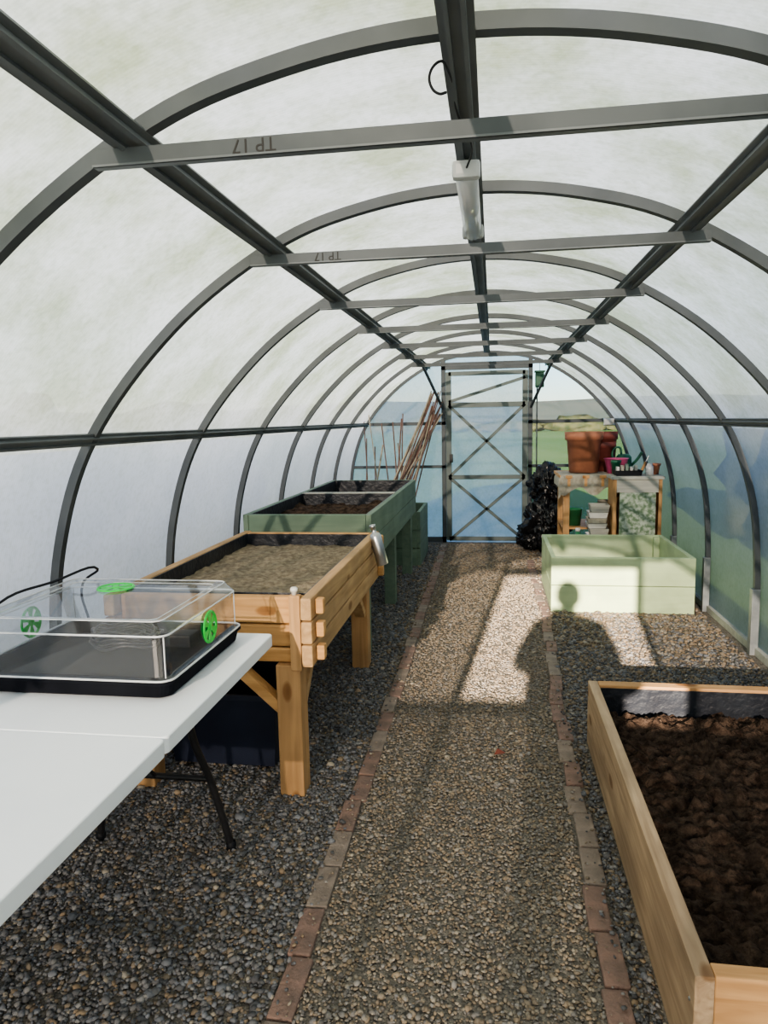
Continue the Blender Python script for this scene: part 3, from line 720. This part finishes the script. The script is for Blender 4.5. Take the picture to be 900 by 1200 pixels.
box('back',CB,kx0+.031,kx1-.031,ky1-.015,ky1,0,.92,M_wz,.001)
box('top',CB,kx0-.015,kx1+.015,ky0-.02,ky1+.01,.921,.95,M_greyw,.004)
box('rail_low',CB,kx0+.031,kx1-.031,ky0,ky0+.03,.30,.36,M_wx,.003)
box('rail_up',CB,kx0+.031,kx1-.031,ky0,ky0+.03,.80,.919,M_greyw,.003)
box('mesh_panel',CB,kx0+.055,kx1-.055,ky0-.012,ky0-.001,.34,.80,M_moss,.006)
box('floor_panel',CB,kx0+.031,kx1-.031,ky0+.03,ky1-.02,.28,.30,M_wx,.002)
SC=empty('seed_tray')
crate('tray',SC,kx0+.02,kx0+.26,ky0+.02,ky0+.2,.951,1.0,M_blackp,.01)
for i in range(5): box('packet_%d'%i,SC,kx0+.04+i*.04,kx0+.065+i*.04,ky0+.08,ky0+.14,.962,1.03+.012*(i%3),[M_wplast,M_cloth,M_blue,M_wplast,M_greyw][i],.002)
lathe('glass_jar',None,[(0,0),(.035,0),(.035,.08),(.025,.095),(.025,.11),(0,.11)],(kx0+.33,ky0+.08,.951),M_lampd)
pot('plant_pot',(kx0+.40,ky0+.20,.952),.05,.035,.1,M_terra)
pot('plant_pot',(kx0+.06,ky0+.255,.952),.045,.032,.13,M_gplast)
HT=empty('hand_trowel')
tube('handle',HT,[(kx0+.28,ky0+.22,.962),(kx0+.33,ky0+.26,1.06)],.012,M_wz,smooth=False); tube('shank',HT,[(kx0+.33,ky0+.26,1.06),(kx0+.36,ky0+.27,1.12)],.005,M_alu,smooth=False)
blob('bin_bag',None,(.57,8.05,.30),(.24,.28,.31),M_bag,.35,5,3,5)
blob('bin_bag',None,(.60,8.15,.72),(.19,.22,.26),M_bag,.35,5,8,5)
blob('bin_bag',None,(.45,8.12,.18),(.17,.22,.18),M_bag,.35,5,12,5)
HF=empty('hanging_feeder')
box('body',HF,.48,.58,8.42,8.50,1.84,2.01,M_gplast,.012); box('roof',HF,.47,.59,8.40,8.52,2.01,2.03,M_gplast,.006)
tube('wire',HF,[(.53,8.46,2.03),(.53,8.46,2.12)],.003,M_blackm,smooth=False)
FLt=empty('flood_light')
box('head',FLt,1.24,1.36,8.38,8.44,1.39,1.47,M_alu,.008); box('lens',FLt,1.25,1.35,8.37,8.379,1.40,1.46,M_alu,.003); tube('bracket',FLt,[(1.30,8.44,1.43),(1.32,8.56,1.45)],.008,M_alu,smooth=False)

# ------------------------------------------------------------ photographer (stands behind the viewpoint, casts the shadow on the path)
PH=empty('photographer')
def skinmesh(name,verts,edges,radii,m,root=0,sub=2):
    me=D.meshes.new(name); me.from_pydata(verts,edges,[]); o=D.objects.new(name,me); C.collection.objects.link(o); o.parent=PH
    o.modifiers.new('skin','SKIN'); sv=me.skin_vertices[0].data
    for i,r in enumerate(radii):
        sv[i].radius=r if isinstance(r,tuple) else (r,r); sv[i].use_root=(i==root)
    o.modifiers.new('sub','SUBSURF').levels=sub; o.modifiers['sub'].render_levels=sub
    me.materials.append(m); return o
py=-.42
V=[(0,py,.98),(0,py,1.16),(0,py,1.36),(0,py,1.50),(0,py+.01,1.60),
   (-.19,py,1.46),(-.27,py+.08,1.24),(-.10,-.10,1.43),
   (.19,py,1.46),(.27,py+.08,1.24),(.10,-.10,1.43)]
E=[(0,1),(1,2),(2,3),(3,4),(3,5),(5,6),(6,7),(3,8),(8,9),(9,10)]
Rd=[(.27,.17),(.26,.16),(.25,.15),(.18,.11),(.07,.07),.10,.085,.038,.10,.085,.038]
skinmesh('jacket',V,E,Rd,M_jacket)
V=[(0,py,.95),(-.10,py,.88),(-.12,py+.02,.50),(-.13,py-.01,.10),(.10,py,.88),(.12,py+.02,.50),(.13,py-.01,.10)]
skinmesh('trousers',V,[(0,1),(1,2),(2,3),(0,4),(4,5),(5,6)],[(.15,.12),.10,.07,.055,.10,.07,.055],M_navy)
for s in (-1,1):
    skinmesh('shoe_%s'%('l' if s<0 else 'r'),[(s*.13,py-.05,.05),(s*.13,py+.05,.045),(s*.14,py+.17,.035)],[(0,1),(1,2)],[.05,.045,.035],M_blackp)
HZ=.075
bm=bmesh.new(); bmesh.ops.create_uvsphere(bm,u_segments=32,v_segments=24,radius=1)
for v in bm.verts:
    x,y,z=v.co; w=.076*(1-.18*max(0,-z)); l=.098
    nose=.022*math.exp(-((x/.18)**2+((z+.1)/.22)**2)) if y>0 else 0
    brow=-.010*(math.exp(-(((x-.4)/.2)**2+((z-.1)/.15)**2))+math.exp(-(((x+.4)/.2)**2+((z-.1)/.15)**2))) if y>0 else 0
    v.co=Vector((x*w,py+.02+y*l+nose+brow,1.645+HZ+z*.118))
bmobj('head',bm,M_skin,PH,True)
bm=bmesh.new(); bmesh.ops.create_uvsphere(bm,u_segments=32,v_segments=24,radius=1)
for v in bm.verts:
    x,y,z=v.co
    v.co=Vector((x*.092,py+.005+y*.100-(.03 if (y>0.2 and z<.35) else 0),1.668+HZ+max(z,-.75)*.112))
bmobj('hair',bm,M_hair,PH,True)
for s in (-1,1):
    blob('ear_%d'%s,PH,(s*.08,py+.015,1.64+HZ),(.012,.02,.032),M_skin,.05,2,0,2)
    blob('eye_%d'%s,PH,(s*.03,py+.108,1.657+HZ),(.011,.008,.010),M_wplast,0,2,0,2)
    w=Vector((s*.10,-.10,1.43)); pc=Vector((s*.085,-.05,1.47))
    skinmesh('palm_%d'%s,[tuple(w),tuple(pc),(s*.083,-.035,1.50)],[(0,1),(1,2)],[.026,(.016,.034),(.012,.034)],M_skin)
    for f in range(4):
        z=1.455+f*.019; ln=[.8,1,1.05,.92][f]
        skinmesh('finger_%d_%d'%(s,f),[(s*.088,-.055,z+.01),(s*.092,-.018*ln,z+.012),(s*.080,-.006,z+.012),(s*.064,-.010,z+.012)],[(0,1),(1,2),(2,3)],[.009,.008,.008,.007],M_skin,sub=1)
    skinmesh('thumb_%d'%s,[(s*.085,-.06,1.455),(s*.070,-.045,1.47),(s*.050,-.034,1.485)],[(0,1),(1,2)],[.011,.010,.009],M_skin,sub=1)
box('phone',PH,-.074,.074,-.026,-.018,1.462,1.538,M_blackp,.003)

# ------------------------------------------------------------ light
w=D.worlds.new('sky'); C.scene.world=w; w.use_nodes=True; nt=w.node_tree; nt.nodes.clear()
out=nt.nodes.new('ShaderNodeOutputWorld'); bg=nt.nodes.new('ShaderNodeBackground')
sk=nt.nodes.new('ShaderNodeTexSky'); sk.sky_type='NISHITA'; sk.sun_disc=False; sk.sun_elevation=math.radians(22); sk.sun_rotation=math.radians(185)
sk.air_density=1.0; sk.dust_density=.3; sk.ozone_density=2.0
tc=nt.nodes.new('ShaderNodeTexCoord'); mp=nt.nodes.new('ShaderNodeMapping'); mp.inputs['Scale'].default_value=(1,1,3)
nz=nt.nodes.new('ShaderNodeTexNoise'); nz.inputs['Scale'].default_value=2.2; nz.inputs['Detail'].default_value=7
cr=nt.nodes.new('ShaderNodeValToRGB'); cr.color_ramp.elements[0].position=.50; cr.color_ramp.elements[1].position=.75
cr.color_ramp.elements[1].color=(.7,.7,.7,1)
mx=nt.nodes.new('ShaderNodeMixRGB'); mx.inputs[2].default_value=(4.0,4.1,4.2,1)
tn=nt.nodes.new('ShaderNodeMixRGB'); tn.blend_type='MULTIPLY'; tn.inputs[0].default_value=1; tn.inputs[2].default_value=(.92,.98,1.06,1)
L=nt.links
L.new(tc.outputs['Generated'],mp.inputs[0]); L.new(mp.outputs[0],nz.inputs['Vector']); L.new(nz.outputs[0],cr.inputs[0]); L.new(cr.outputs[0],mx.inputs[0])
L.new(sk.outputs[0],mx.inputs[1]); L.new(mx.outputs[0],tn.inputs[1]); L.new(tn.outputs[0],bg.inputs[0]); bg.inputs[1].default_value=.265; L.new(bg.outputs[0],out.inputs[0])
sl=D.lights.new('sun','SUN'); sl.energy=23; sl.angle=math.radians(.55); sl.color=(1,.84,.68)
so=D.objects.new('sun',sl); C.collection.objects.link(so)
so.rotation_euler=Vector((.097,1,-.272)).to_track_quat('-Z','Y').to_euler(); so.location=(0,-10,8)
C.scene.view_settings.look='AgX - Medium High Contrast'

# ------------------------------------------------------------ camera
cam=D.cameras.new('camera'); co=D.objects.new('camera',cam); C.collection.objects.link(co)
cam.sensor_fit='VERTICAL'; cam.sensor_height=36; cam.lens=832/1200*36; cam.clip_start=.01; cam.clip_end=1000
psi=math.radians(8.8); pit=math.radians(7.36); rl=.02
F=Vector((-math.sin(psi)*math.cos(pit),math.cos(psi)*math.cos(pit),-math.sin(pit)))
R0=Vector((math.cos(psi),math.sin(psi),0)); U0=R0.cross(F)
R1=(R0-rl*U0).normalized(); U1=(U0+rl*R0).normalized()
co.matrix_world=Matrix(((R1.x,U1.x,-F.x,0),(R1.y,U1.y,-F.y,0),(R1.z,U1.z,-F.z,1.5),(0,0,0,1)))
C.scene.camera=co
